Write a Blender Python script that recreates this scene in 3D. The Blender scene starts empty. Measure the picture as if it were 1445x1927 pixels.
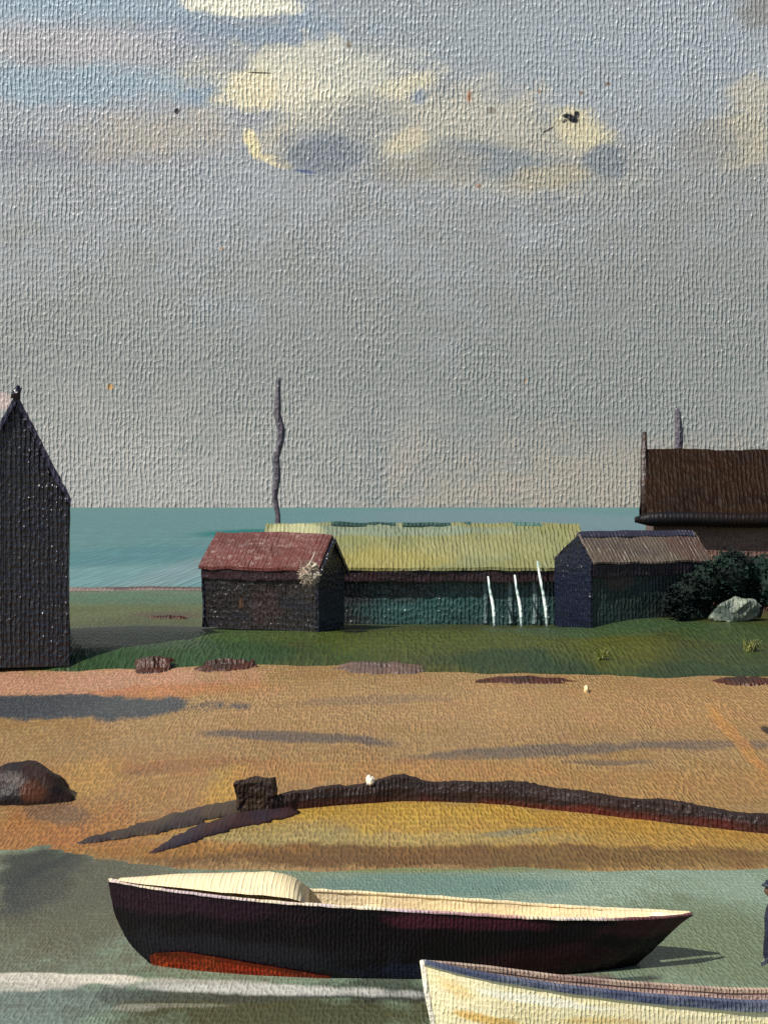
import bpy, bmesh, math, random
from mathutils import Vector, Matrix, noise
C = bpy.context.scene
COL = C.collection
R = math.radians
random.seed(7)

# ------------------------------------------------------------------ view geometry
F, HY, CX, H = 2400.0, 945.0, 722.5, 7.5          # focal length in photo pixels, horizon row, centre column, camera height
def P(px, py, D):                                  # photo pixel at a known distance -> world point
    return Vector(((px-CX)/F*D, D, H-(py-HY)/F*D))
def lerp(a, b, t): return a+(b-a)*t
def interp(pts, x):
    if x <= pts[0][0]: return pts[0][1]
    for (x0, y0), (x1, y1) in zip(pts, pts[1:]):
        if x <= x1:
            t = (x-x0)/(x1-x0)
            return y0+(y1-y0)*t
    return pts[-1][1]
def shore(x):                                      # distance of the waterline
    return 26.0 + 1.5/(1+math.exp((x+6.2)*1.8)) + .12*math.sin(x*.9) + .08*math.sin(x*2.3+1)
PROFILE = [(0, 0), (4.6, .27), (10, 1.08), (16.2, 2.03), (19, 2.45)]
def beach_z(x, y):
    d = y-shore(x)
    z = d*.16 if d < 0 else interp(PROFILE, d)
    n = noise.noise(Vector((x*.25, y*.35, 3.1)))*.07+noise.noise(Vector((x*.9, y*1.1, 9.1)))*.025
    return max(z, -1.6)+n*(1 if d > .6 else max(0, d/.6))
GP = [(40, 1.72), (42, 2.1), (44, 2.45), (46.5, 2.76), (49, 2.72), (51, 2.58), (56, 2.62), (64, 2.68), (70, 2.7), (72, 2.3), (76, -.4), (80, -1.2)]
def grass_z(x, y):
    k = min(1, max(0, (x-6.5)/3.5)); k = k*k*(3-2*k)*max(0, 1-abs(y-48)/5)*.42
    return interp(GP, y)+k+noise.noise(Vector((x*.22, y*.3, 1.7)))*.1
def hit(px, py, f=beach_z, lo=14.0, hi=72.0):      # where the ray through a photo pixel meets the ground
    k = (py-HY)/F; a = (px-CX)/F
    D = lo
    while D < hi:
        if H-k*D <= f(a*D, D): break
        D += .02
    return Vector((a*D, D, f(a*D, D)))

# ------------------------------------------------------------------ colour
def lin(c):
    c = c/255
    return c/12.92 if c < .04045 else ((c+.055)/1.055)**2.4
WALL, GROUND, ROOF = .96, 1.72, 1.72
def col(rgb, illum=WALL, sat=1.):
    g_ = .3*rgb[0]+.59*rgb[1]+.11*rgb[2]; rgb = [lerp(g_, v, sat) for v in rgb]                          # surface reflectance that gives about this colour in daylight
    return tuple(min(.86, max(.003, lin(v)/illum)) for v in rgb)+(1,)

# ------------------------------------------------------------------ node helpers
class NT:
    def __init__(s, tree): s.t = tree; s.n = tree.nodes; s.l = tree.links
    def set(s, sock, v):
        if hasattr(v, 'is_output'): s.l.new(v, sock)
        elif v is not None: sock.default_value = v
    def math(s, op, a, b=None, c=None, clamp=False):
        n = s.n.new('ShaderNodeMath'); n.operation = op; n.use_clamp = clamp
        for i, v in enumerate((a, b, c)):
            if v is not None: s.set(n.inputs[i], v)
        return n.outputs[0]
    def vmath(s, op, a, b=None, scale=None):
        n = s.n.new('ShaderNodeVectorMath'); n.operation = op
        s.set(n.inputs[0], a)
        if b is not None: s.set(n.inputs[1], b)
        if scale is not None: s.set(n.inputs['Scale'], scale)
        return n.outputs['Value'] if op == 'LENGTH' else n.outputs['Vector']
    def noise(s, vec, scale, detail=2, rough=.5, dims='2D', out='Fac'):
        n = s.n.new('ShaderNodeTexNoise'); n.noise_dimensions = dims
        s.set(n.inputs['Vector'], vec); n.inputs['Scale'].default_value = scale
        n.inputs['Detail'].default_value = detail; n.inputs['Roughness'].default_value = rough
        return n.outputs[0 if out == 'Fac' else 1]
    def ramp(s, v, a, b, c=0., d=1., smooth=True):
        n = s.n.new('ShaderNodeMapRange'); n.interpolation_type = 'SMOOTHSTEP' if smooth else 'LINEAR'
        s.set(n.inputs[0], v)
        for i, q in enumerate((a, b, c, d)): s.set(n.inputs[1+i], q)
        return n.outputs[0]
    def mix(s, f, a, b, mode='MIX'):
        n = s.n.new('ShaderNodeMix'); n.data_type = 'RGBA'; n.blend_type = mode
        s.set(n.inputs[0], f); s.set(n.inputs[6], a); s.set(n.inputs[7], b)
        return n.outputs[2]
    def comb(s, x, y, z=0.):
        n = s.n.new('ShaderNodeCombineXYZ')
        for i, v in enumerate((x, y, z)): s.set(n.inputs[i], v)
        return n.outputs[0]

def weave_group():                                  # relief of coarse ribbed, beaded paint; coordinates in rib widths
    g = bpy.data.node_groups.new('ribbed_weave', 'ShaderNodeTree')
    g.interface.new_socket('Vector', in_out='INPUT', socket_type='NodeSocketVector')
    g.interface.new_socket('Rib', in_out='INPUT', socket_type='NodeSocketFloat')
    g.interface.new_socket('Height', in_out='OUTPUT', socket_type='NodeSocketFloat')
    t = NT(g)
    gi = g.nodes.new('NodeGroupInput'); i = gi.outputs[0]; ribw = gi.outputs[1]; o = g.nodes.new('NodeGroupOutput').inputs[0]
    w1 = t.vmath('SUBTRACT', t.noise(i, .16, 2, .5, out='Color'), (.5, .5, .5))
    w2 = t.vmath('SUBTRACT', t.noise(i, .55, 1, .5, out='Color'), (.5, .5, .5))
    v = t.vmath('ADD', i, t.vmath('SCALE', w1, scale=.8))
    v = t.vmath('ADD', v, t.vmath('SCALE', w2, scale=.36))
    vo = g.nodes.new('ShaderNodeTexVoronoi'); vo.voronoi_dimensions = '2D'; vo.feature = 'SMOOTH_F1'
    g.links.new(t.vmath('MULTIPLY', v, (1., .78, 1.)), vo.inputs['Vector']); vo.inputs['Scale'].default_value = 1
    vo.inputs['Randomness'].default_value = .7; vo.inputs['Smoothness'].default_value = .15
    sx = g.nodes.new('ShaderNodeSeparateXYZ'); g.links.new(v, sx.inputs[0])
    rib = t.math('POWER', t.math('MULTIPLY_ADD', t.math('SINE', t.math('MULTIPLY', sx.outputs[0], 2*math.pi)), .5, .5), 2.2)
    amp = t.ramp(t.noise(i, .06, 2), .3, .7, .8, 1.2)
    wall = t.ramp(vo.outputs['Distance'], .22, .66)             # raised rims of paint round small pits
    brk = t.ramp(t.noise(t.vmath('MULTIPLY', i, (1.3, .55, 1.)), 1., 1, .5), .28, .58, .35, 1.1)
    h = t.math('MULTIPLY', t.math('MULTIPLY', rib, brk), ribw)
    h = t.math('MULTIPLY_ADD', wall, .2, h)
    h = t.math('MULTIPLY', h, amp)
    h = t.math('MULTIPLY_ADD', t.noise(i, 1.9, 1, .5), .1, h)
    h = t.math('MULTIPLY_ADD', t.noise(i, .3, 1, .5), .09, h)
    h = t.math('ADD', h, .22)
    g.links.new(h, o)
    return g
WEAVE = weave_group()

def paint(name, base, D=48., axes='xz', stretch=1., patches=(), illum=WALL, relief=.42, rough=.45, spec=.35,
          var=.16, tint=None, grain=(1., 4.), edge=.22, dry=.16, skew=0., rib=None, loose=1., sat=1.):
    """oil-paint-like surface: base colour, patches of other colours with loose brushed edges, ribbed relief.
    patches: (centre a, centre b, radius a, radius b, angle, rgb, strength, softness) in metres on the surface."""
    m = bpy.data.materials.new(name); m.use_nodes = True
    t = NT(m.node_tree); b = t.n['Principled BSDF']
    tc = t.n.new('ShaderNodeTexCoord').outputs['Object']
    s = t.n.new('ShaderNodeSeparateXYZ'); t.l.new(tc, s.inputs[0])
    X, Y, Z = s.outputs
    u = X if not skew else t.math('MULTIPLY_ADD', Y, skew, X)
    v = Z if axes == 'xz' else Y
    per = 7.9/F*D
    ab = t.comb(u, v)
    uv = t.comb(t.math('DIVIDE', u, per), t.math('DIVIDE', v, per*stretch*1.05))
    wv = t.n.new('ShaderNodeGroup'); wv.node_tree = WEAVE; t.l.new(uv, wv.inputs[0]); wv.inputs[1].default_value = (.36 if axes == 'xz' else .15) if rib is None else rib; h = wv.outputs[0]
    gx, gy = grain                                   # brush drag: long along x
    st = t.comb(t.math('DIVIDE', u, per*14*gx), t.math('DIVIDE', v, per*stretch*14/gy))
    n1 = t.noise(st, 1., 3, .6)
    n2 = t.noise(t.comb(t.math('DIVIDE', u, per*9), t.math('DIVIDE', v, per*stretch*9/1.6)), 1., 3, .6)
    c = col(base, illum, sat)
    n3 = t.noise(t.comb(t.math('DIVIDE', u, per*26), t.math('DIVIDE', v, per*stretch*17)), 1., 3, .65)
    jit = t.math('ADD', t.math('MULTIPLY_ADD', t.math('SUBTRACT', n3, .5), 1.6*loose, t.math('MULTIPLY', t.math('SUBTRACT', n2, .5), 1.3*loose)),
                 t.math('MULTIPLY', t.math('SUBTRACT', h, .55), edge*1.8))
    if tint: c = t.mix(t.ramp(n1, .38, .68), c, col(tint, illum, sat))
    for (ca, cb, ra, rb, ang, rgb, k, soft) in patches:
        mp = t.n.new('ShaderNodeMapping'); mp.vector_type = 'TEXTURE'; t.l.new(ab, mp.inputs[0])
        mp.inputs[1].default_value = (ca, cb, 0); mp.inputs[2].default_value = (0, 0, ang); mp.inputs[3].default_value = (ra, rb, 1)
        d = t.math('MULTIPLY_ADD', jit, min(.9, .35+soft*.5), t.vmath('LENGTH', mp.outputs[0]))
        f = t.ramp(d, 1+soft*.5, 1-soft*.5, 0., k)
        c = t.mix(f, c, col(rgb, illum, sat))
    # unevenly loaded brush, and ridges that take a little more paint than the hollows
    br = t.math('MULTIPLY_ADD', t.math('SUBTRACT', n1, .5), var*2.2, 1.)
    br = t.math('MULTIPLY_ADD', t.math('SUBTRACT', h, .5), dry*2.4, br)
    hs = t.n.new('ShaderNodeHueSaturation'); t.set(hs.inputs['Color'], c); t.set(hs.inputs['Value'], br)
    t.set(hs.inputs['Hue'], t.math('MULTIPLY_ADD', t.math('SUBTRACT', n2, .5), .025, .5))
    t.l.new(hs.outputs[0], b.inputs['Base Color'])
    b.inputs['Roughness'].default_value = rough; b.inputs['Specular IOR Level'].default_value = spec
    bp = t.n.new('ShaderNodeBump'); bp.inputs['Strength'].default_value = 1.; bp.inputs['Distance'].default_value = relief*per
    t.l.new(h, bp.inputs['Height']); t.l.new(bp.outputs[0], b.inputs['Normal'])
    return m

# ------------------------------------------------------------------ object helpers
def obj(name, bm, m, parent=None, smooth=False):
    me = bpy.data.meshes.new(name); bm.normal_update(); bm.to_mesh(me); bm.free()
    if smooth: me.polygons.foreach_set('use_smooth', [True]*len(me.polygons))
    me.materials.append(m)
    o = bpy.data.objects.new(name, me); COL.objects.link(o)
    if parent is not None: o.parent = parent
    return o
def tag(o, label, cat, group=None):
    o['label'] = label; o['category'] = cat
    if group: o['group'] = group
    return o
def thing(name, label, cat, loc, rz=0., group=None):
    o = bpy.data.objects.new(name, None); COL.objects.link(o); o.empty_display_size = .3
    o.location = loc; o.rotation_euler = (0, 0, rz)
    return tag(o, label, cat, group)
def struct(name, bm, m, smooth=True):
    o = obj(name, bm, m, None, smooth); o['kind'] = 'structure'; return o
def wob(bm, amp, f=1.1, seed=0.):                   # hand-drawn unevenness of edges
    for v in bm.verts:
        p = v.co*f+Vector((seed, seed*1.7, seed*.6))
        v.co += Vector((noise.noise(p), noise.noise(p+Vector((31, 7, 3))), noise.noise(p+Vector((5, 47, 19)))))*amp
def box(bm, x0, x1, y0, y1, z0, z1, n=1):
    vs = [bm.verts.new(p) for p in ((x0, y0, z0), (x1, y0, z0), (x1, y1, z0), (x0, y1, z0), (x0, y0, z1), (x1, y0, z1), (x1, y1, z1), (x0, y1, z1))]
    for q in ((0, 3, 2, 1), (4, 5, 6, 7), (0, 1, 5, 4), (1, 2, 6, 5), (2, 3, 7, 6), (3, 0, 4, 7)): bm.faces.new([vs[i] for i in q])
def subdiv(bm, n):
    bmesh.ops.subdivide_edges(bm, edges=bm.edges[:], cuts=n, use_grid_fill=True)
def extrude_x(bm, prof, x0, x1, n=8):
    if n > 4:
        n = n*5; pp = []
        for (y0, z0), (y1, z1) in zip(prof, prof[1:]+prof[:1]):
            k = max(1, int(math.hypot(y1-y0, z1-z0)/.3)); pp += [(lerp(y0, y1, i/k), lerp(z0, z1, i/k)) for i in range(k)]
        prof = pp               # prof: closed (y,z) polygon, swept along x
    rings = []
    for i in range(n+1):
        x = lerp(x0, x1, i/n)
        rings.append([bm.verts.new((x, y, z)) for y, z in prof])
    k = len(prof)
    for a, b in zip(rings, rings[1:]):
        for j in range(k): bm.faces.new((a[j], a[(j+1) % k], b[(j+1) % k], b[j]))
    bm.faces.new(rings[0][::-1]); bm.faces.new(rings[-1])
    bmesh.ops.recalc_face_normals(bm, faces=bm.faces[:])
def tube(bm, pts, radii, n=8):
    rings = []
    for i, p in enumerate(pts):
        d = (pts[min(i+1, len(pts)-1)]-pts[max(i-1, 0)]).normalized()
        a = d.orthogonal().normalized(); b = d.cross(a)
        if rings:                                    # keep rings aligned
            a = (pa-d*pa.dot(d)).normalized(); b = d.cross(a)
        pa = a
        rings.append([bm.verts.new(p+(a*math.cos(2*math.pi*k/n)+b*math.sin(2*math.pi*k/n))*radii[i]) for k in range(n)])
    for r0, r1 in zip(rings, rings[1:]):
        for k in range(n): bm.faces.new((r0[k], r0[(k+1) % n], r1[(k+1) % n], r1[k]))
    bm.faces.new(rings[0][::-1]); bm.faces.new(rings[-1])
    bmesh.ops.recalc_face_normals(bm, faces=bm.faces[:])
def blob(bm, c, r, amp=.25, f=1.5, seed=0., sub=3, flat=None):
    q = bmesh.ops.create_icosphere(bm, subdivisions=sub, radius=1.)['verts']
    for v in q:
        n = v.co.normalized()
        k = 1+amp*noise.noise(n*f+Vector((seed, 2*seed, 3)))+amp*.45*noise.noise(n*f*2.7+Vector((seed, 5, 3*seed)))
        p = n*k
        if flat is not None and p.z < flat: p.z = flat
        v.co = Vector((p.x*r[0], p.y*r[1], p.z*r[2]))+Vector(c)
def sheet(xs, ys, fz):
    bm = bmesh.new()
    g = [[bm.verts.new((x, y, fz(x, y))) for x in xs] for y in ys]
    for a, b in zip(g, g[1:]):
        for i in range(len(xs)-1): bm.faces.new((a[i], a[i+1], b[i+1], b[i]))
    return bm
def frange(a, b, s):
    n = max(1, int(round((b-a)/s))); return [lerp(a, b, i/n) for i in range(n+1)]

# ------------------------------------------------------------------ patches given where they lie on a surface
def on_sky(D, spec):                                 # (px, py, rx, ry, deg, rgb, k, soft)
    out = []
    for (px, py, rx, ry, deg, rgb, k, soft) in spec:
        p = P(px, py, D); out.append((p.x, p.z, rx/F*D, ry/F*D, R(deg), rgb, k, soft))
    return out
def on_ground(f, spec):
    out = []
    for (px, py, rx, ry, deg, rgb, k, soft) in spec:
        p = hit(px, py, f); a = hit(px, py-ry, f); b = hit(px, py+ry, f)
        e1 = hit(px-rx, py+math.tan(R(deg))*rx, f); e2 = hit(px+rx, py-math.tan(R(deg))*rx, f)
        d = e2-e1
        ang = math.atan2(d.y, d.x) if deg else 0.
        out.append((p.x, p.y, math.hypot(d.x, d.y)/2, max(.06, abs(a.y-b.y)/2)*math.cos(ang), ang, rgb, k, soft))
    return out
def flat0(x, y): return 0.

# ================================================================== SETTING
# sky: a broad backdrop standing behind the sea
SKY_D = 1800.
sky_p = on_sky(SKY_D, [
    (1250, 700, 700, 420, 0, (138, 138, 134), .8, 1.8), (230, 950, 430, 150, 0, (172, 164, 156), .75, 1.8), (1130, 915, 330, 75, 0, (168, 152, 134), .8, 1.6),
    (250, 180, 1000, 260, 0, (164, 165, 172), .8, 1.8), (1250, 60, 420, 170, 0, (156, 164, 174), .85, 1.7), (900, 60, 300, 80, 0, (150, 160, 166), .6, 1.7),
    (60, 10, 420, 40, -3, (146, 168, 186), .85, 1.3), (430, 62, 230, 30, -3, (134, 150, 170), .85, 1.2), (140, 80, 190, 34, 0, (182, 172, 172), .7, 1.5),
    (150, 158, 270, 33, -3, (146, 166, 180), .9, .9), (385, 178, 40, 20, 0, (128, 154, 180), .75, .9), (60, 290, 260, 28, 0, (138, 138, 148), .7, 1.4), (300, 255, 150, 40, 4, (176, 162, 146), .8, 1.2),
    (760, 225, 330, 92, -11, (182, 174, 156), 1., .8), (980, 275, 220, 70, -13, (172, 164, 147), 1., .8), (860, 210, 150, 62, -10, (184, 175, 156), .8, 1.),
    (450, 8, 92, 26, -2, (228, 218, 190), 1., .4), (570, 152, 122, 56, 10, (218, 205, 172), 1., .75), (480, 178, 44, 42, 0, (226, 206, 160), .9, .7), (665, 122, 120, 42, 0, (196, 190, 172), .85, 1.),
    (475, 268, 15, 34, 20, (230, 206, 148), 1., .6), (516, 302, 34, 9, -20, (230, 206, 150), .9, .7), (520, 268, 40, 26, 0, (186, 172, 146), .6, 1.),
    (775, 160, 58, 20, 12, (212, 198, 160), .85, .8), (625, 285, 86, 46, 6, (128, 133, 142), 1., .8), (790, 180, 20, 18, 0, (138, 150, 166), .85, .8), (690, 230, 60, 40, 0, (150, 150, 150), .7, 1.1),
    (762, 268, 42, 20, 20, (206, 186, 148), .8, .9), (930, 300, 105, 34, -8, (132, 138, 143), .9, .8), (840, 310, 60, 34, 0, (158, 150, 138), .7, .9), (740, 320, 60, 24, 0, (150, 140, 126), .6, 1.1),
    (1100, 248, 56, 30, -20, (208, 190, 146), .9, .9), (1145, 305, 42, 36, 0, (124, 130, 138), .9, .8), (1040, 335, 70, 20, 0, (172, 158, 130), .8, .9),
    (1400, 265, 60, 60, 0, (182, 168, 140), .9, .9), (1420, 180, 50, 34, 0, (184, 172, 150), .85, .8), (1330, 272, 70, 40, 0, (148, 144, 138), .8, 1.),
    (1078, 225, 10, 6, -20, (26, 26, 28), 1., .5), (1068, 219, 9, 4, -10, (30, 30, 32), 1., .5), (1085, 216, 4, 6, 10, (30, 30, 32), 1., .5), (1063, 228, 5, 3, 30, (50, 46, 42), .9, .5), (1034, 243, 10, 2.2, 30, (60, 50, 42), .9, .4), (1024, 248, 4, 2, 30, (60, 50, 42), .9, .4),
    (333, 209, 5, 6, 0, (30, 26, 28), 1., .25), (490, 137, 22, 1.6, -2, (70, 60, 44), .9, .3), (882, 183, 5, 13, -4, (178, 112, 66), .9, .5), (576, 323, 22, 3, -8, (66, 90, 150), .7, .6), (925, 208, 9, 7, 0, (134, 120, 106), .8, .4), (657, 84, 6, 8, 0, (140, 122, 90), .7, .4), (1143, 158, 5, 4, 0, (150, 104, 72), .8, .4), (1093, 175, 3, 3, 0, (140, 96, 60), .8, .4), (1015, 172, 4, 3, 0, (150, 110, 80), .8, .4), (418, 468, 3, 3, 0, (190, 130, 70), .8, .4), (988, 716, 4, 4, 0, (176, 124, 70), .8, .4), (900, 350, 5, 4, 0, (150, 96, 60), .7, .4),
    (208, 728, 6, 5, 0, (196, 130, 56), .9, .3), (1430, 20, 40, 30, 0, (132, 122, 108), .6, 1.2), (4, 752, 16, 16, 0, (204, 168, 160), .8, .6),
])
bm = bmesh.new()
v = [bm.verts.new(p) for p in ((-3200, SKY_D, -40), (3200, SKY_D, -40), (3200, SKY_D, 2200), (-3200, SKY_D, 2200))]
bm.faces.new(v)
struct('sky', bm, paint('sky_paint', (151, 149, 143), SKY_D, patches=sky_p, tint=(144, 143, 138), var=.05, relief=.4, rough=.4, spec=.4, edge=.2, dry=.1, loose=1.3, sat=.72), False)

# sea behind the huts
def sea_z(x, y): return 0.
sea_p = []
for (px, py, rx, ry, rgb, k, s) in [(1150, 1000, 520, 40, (122, 146, 152), .9, 1.), (260, 1085, 260, 22, (128, 164, 166), .7, .8),
                                    (462, 1003, 80, 7, (54, 124, 122), .9, .9), (240, 1045, 140, 18, (96, 140, 146), .7, .8), (360, 1072, 60, 40, (140, 158, 162), .5, .8)]:
    D0 = H*F/(py-HY); Da = H*F/max(12, py-ry-HY); Db = H*F/(py+ry-HY)
    sea_p.append(((px-CX)/F*D0, (Da+Db)/2, rx/F*D0, (Da-Db)/2, 0, rgb, k, s))
ys = [66, 80, 100, 130, 170, 230, 320, 450, 650, 900, 1300, SKY_D-2]
struct('sea', sheet([-3000, -900, -300, -100, 0, 100, 300, 900, 3000], ys, sea_z),
       paint('sea_paint', (112, 148, 148), 210, 'xy', 22., sea_p, GROUND, tint=(106, 142, 144), relief=.7, rough=.6, spec=0., rib=.02, dry=.2, loose=.2, var=.05, grain=(6., 12.)))

# beach
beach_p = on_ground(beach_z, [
    (120, 1285, 300, 26, 0, (218, 160, 126), .85, .8), (330, 1302, 150, 14, 0, (206, 128, 70), .7, .9), (700, 1330, 420, 40, 0, (200, 158, 106), .5, 1.2), (1250, 1320, 330, 45, 0, (196, 148, 92), .6, 1.2),
    (135, 1330, 280, 22, -1, (84, 88, 90), 1., .35), (60, 1328, 120, 20, 0, (74, 78, 84), .8, .5), (500, 1395, 1000, 20, 0, (182, 144, 96), .4, 1.),  # dark grey strip and its core: a cast shadow painted into the sand
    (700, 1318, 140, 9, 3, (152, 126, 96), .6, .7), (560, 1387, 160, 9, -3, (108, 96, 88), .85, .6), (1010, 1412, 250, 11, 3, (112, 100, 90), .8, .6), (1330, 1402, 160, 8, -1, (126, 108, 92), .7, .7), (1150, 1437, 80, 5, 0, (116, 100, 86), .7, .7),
    (330, 1440, 170, 9, 0, (156, 92, 58), .65, .9), (300, 1450, 120, 6, 0, (108, 84, 72), .55, .8), (250, 1500, 420, 60, 0, (184, 134, 78), .6, 1.2), (100, 1560, 260, 40, 0, (190, 122, 60), .75, .9), (430, 1480, 40, 40, 0, (206, 158, 66), .7, .9), (160, 1470, 60, 30, 0, (206, 160, 84), .6, .9),
    (760, 1455, 300, 24, 0, (194, 140, 74), .6, 1.), (1250, 1475, 300, 30, 0, (188, 138, 72), .6, 1.), (110, 1530, 55, 18, -20, (128, 108, 86), .7, .8),  # last one: shadow of the dark rock, painted into the sand colour
    (800, 1550, 420, 46, 0, (212, 168, 64), .85, .7), (1150, 1575, 420, 44, 0, (196, 150, 62), .8, .8), (500, 1575, 150, 26, 0, (176, 156, 96), .7, .9), (760, 1582, 330, 14, 0, (186, 166, 104), .6, .9), (980, 1565, 70, 6, 6, (140, 138, 110), .7, .7),
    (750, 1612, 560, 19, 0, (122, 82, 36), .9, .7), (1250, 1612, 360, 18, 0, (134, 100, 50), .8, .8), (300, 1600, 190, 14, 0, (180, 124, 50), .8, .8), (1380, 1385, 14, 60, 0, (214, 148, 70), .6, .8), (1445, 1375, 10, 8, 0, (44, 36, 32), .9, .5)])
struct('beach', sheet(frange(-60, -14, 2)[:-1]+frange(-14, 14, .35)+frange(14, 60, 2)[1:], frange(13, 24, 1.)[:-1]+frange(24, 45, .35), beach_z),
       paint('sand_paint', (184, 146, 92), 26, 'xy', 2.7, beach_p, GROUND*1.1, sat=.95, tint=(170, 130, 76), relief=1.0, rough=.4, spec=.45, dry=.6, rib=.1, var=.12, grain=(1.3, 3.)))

# grass bank with a ragged front edge
grass_p = on_ground(grass_z, [
    (300, 1118, 300, 10, 0, (110, 140, 106), .9, .8), (250, 1128, 240, 12, 0, (84, 130, 92), .85, .8), (250, 1150, 240, 14, 0, (104, 118, 44), .75, .9), (310, 1158, 70, 7, 0, (96, 66, 48), .7, .7),
    (300, 1195, 320, 24, 0, (72, 104, 44), .85, .9), (330, 1228, 320, 22, 0, (46, 82, 40), .85, .9), (800, 1205, 240, 22, 0, (88, 102, 30), .8, .9), (960, 1240, 170, 18, 0, (38, 70, 34), .85, .9), (1200, 1262, 300, 18, 0, (46, 74, 44), .8, .9), (1150, 1215, 90, 30, 0, (112, 116, 36), .6, 1.), (1150, 1180, 150, 12, 0, (72, 104, 66), .7, .8), (1380, 1190, 110, 18, 0, (64, 92, 44), .7, .8), (1390, 1240, 90, 22, 0, (66, 88, 50), .6, .9)])
def edge_y(x):
    px = CX+x*F/42
    base = interp([(-300, 43.0), (130, 42.7), (400, 42.6), (600, 42.3), (900, 41.4), (1150, 41.2), (1445, 40.9), (1800, 40.7)], px)
    return base+.2*noise.noise(Vector((x*.6, 0, 4)))+.1*noise.noise(Vector((x*2.3, 1, 4)))
xs = frange(-60, -13, 1.5)[:-1]+frange(-13, 13, .25)+frange(13, 60, 1.5)[1:]
bm = bmesh.new(); rows = []
for j in range(40):
    t = (j/39)**1.5
    row = []
    for x in xs:
        e = edge_y(x); y = lerp(e, 80, t)
        z = grass_z(x, y)
        k = min(1, (y-e)/1.3); k = k*k*(3-2*k); z = lerp(beach_z(x, y)+.03, z, k) if k < 1 else z
        row.append(bm.verts.new((x, y, z if j else beach_z(x, e)-.05)))
    rows.append(row)
for a, b in zip(rows, rows[1:]):
    for i in range(len(xs)-1): bm.faces.new((a[i], a[i+1], b[i+1], b[i]))
struct('grass_bank', bm, paint('grass_paint', (86, 90, 32), 46, 'xy', 2.8, grass_p, GROUND*1.34, tint=(70, 80, 34), relief=.8, rough=.42, spec=.4, dry=.5, rib=.1, var=.2, grain=(1., 2.6)))
# strip of shingle along the far edge of the grass
struct('shingle_strip', sheet(frange(-60, 60, .8), frange(69.2, 71.6, .4), lambda x, y: grass_z(x, y)+.16*math.sin((y-69.2)/2.4*math.pi)+.05*noise.noise(Vector((x*1.2, y, 2)))-.02),
       paint('shingle_paint', (150, 128, 122), 70, 'xy', 4., [(-11.8, 70.2, 5, .6, 0, (84, 60, 56), .9, .8)], GROUND, tint=(92, 70, 66), relief=.6))

# water in the foreground
water_p = on_ground(flat0, [
    (60, 1700, 420, 120, 0, (112, 112, 92), .95, .9), (1200, 1675, 380, 40, 0, (158, 180, 160), .8, 1.), (820, 1665, 230, 22, 0, (110, 146, 136), .85, .8), (800, 1634, 300, 8, 0, (136, 140, 84), .8, .9), (1330, 1760, 180, 80, 0, (116, 130, 96), .75, 1.),
    (75, 1630, 75, 36, 0, (56, 66, 60), .9, .7), (75, 1668, 55, 56, 0, (50, 58, 60), .9, .8), (160, 1665, 90, 60, 0, (92, 94, 78), .6, .9), (120, 1750, 200, 30, 0, (104, 104, 82), .6, 1.),  # first two: dark reflection of the rock, painted into the water colour
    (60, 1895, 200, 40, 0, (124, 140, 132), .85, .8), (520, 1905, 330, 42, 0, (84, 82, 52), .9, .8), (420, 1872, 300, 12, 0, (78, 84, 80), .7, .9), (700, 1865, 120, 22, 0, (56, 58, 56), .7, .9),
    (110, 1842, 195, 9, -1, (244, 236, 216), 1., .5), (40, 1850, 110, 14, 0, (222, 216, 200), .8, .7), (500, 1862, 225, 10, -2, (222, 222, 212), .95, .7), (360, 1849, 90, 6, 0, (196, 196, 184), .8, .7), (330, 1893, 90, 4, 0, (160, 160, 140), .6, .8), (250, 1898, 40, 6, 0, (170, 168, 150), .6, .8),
    (1060, 1850, 130, 16, 0, (128, 96, 92), .8, .9), (1170, 1845, 70, 5, 4, (66, 76, 76), .8, .7)])  # brownish pink one: painted reflection of the dark hull
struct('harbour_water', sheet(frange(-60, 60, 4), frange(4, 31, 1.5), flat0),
       paint('water_paint', (140, 160, 136), 18.5, 'xy', 2.2, water_p, GROUND, tint=(130, 148, 122), relief=.8, rough=.36, spec=.45, dry=.4, rib=.1, var=.1, grain=(1.4, 2.6)))

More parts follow.
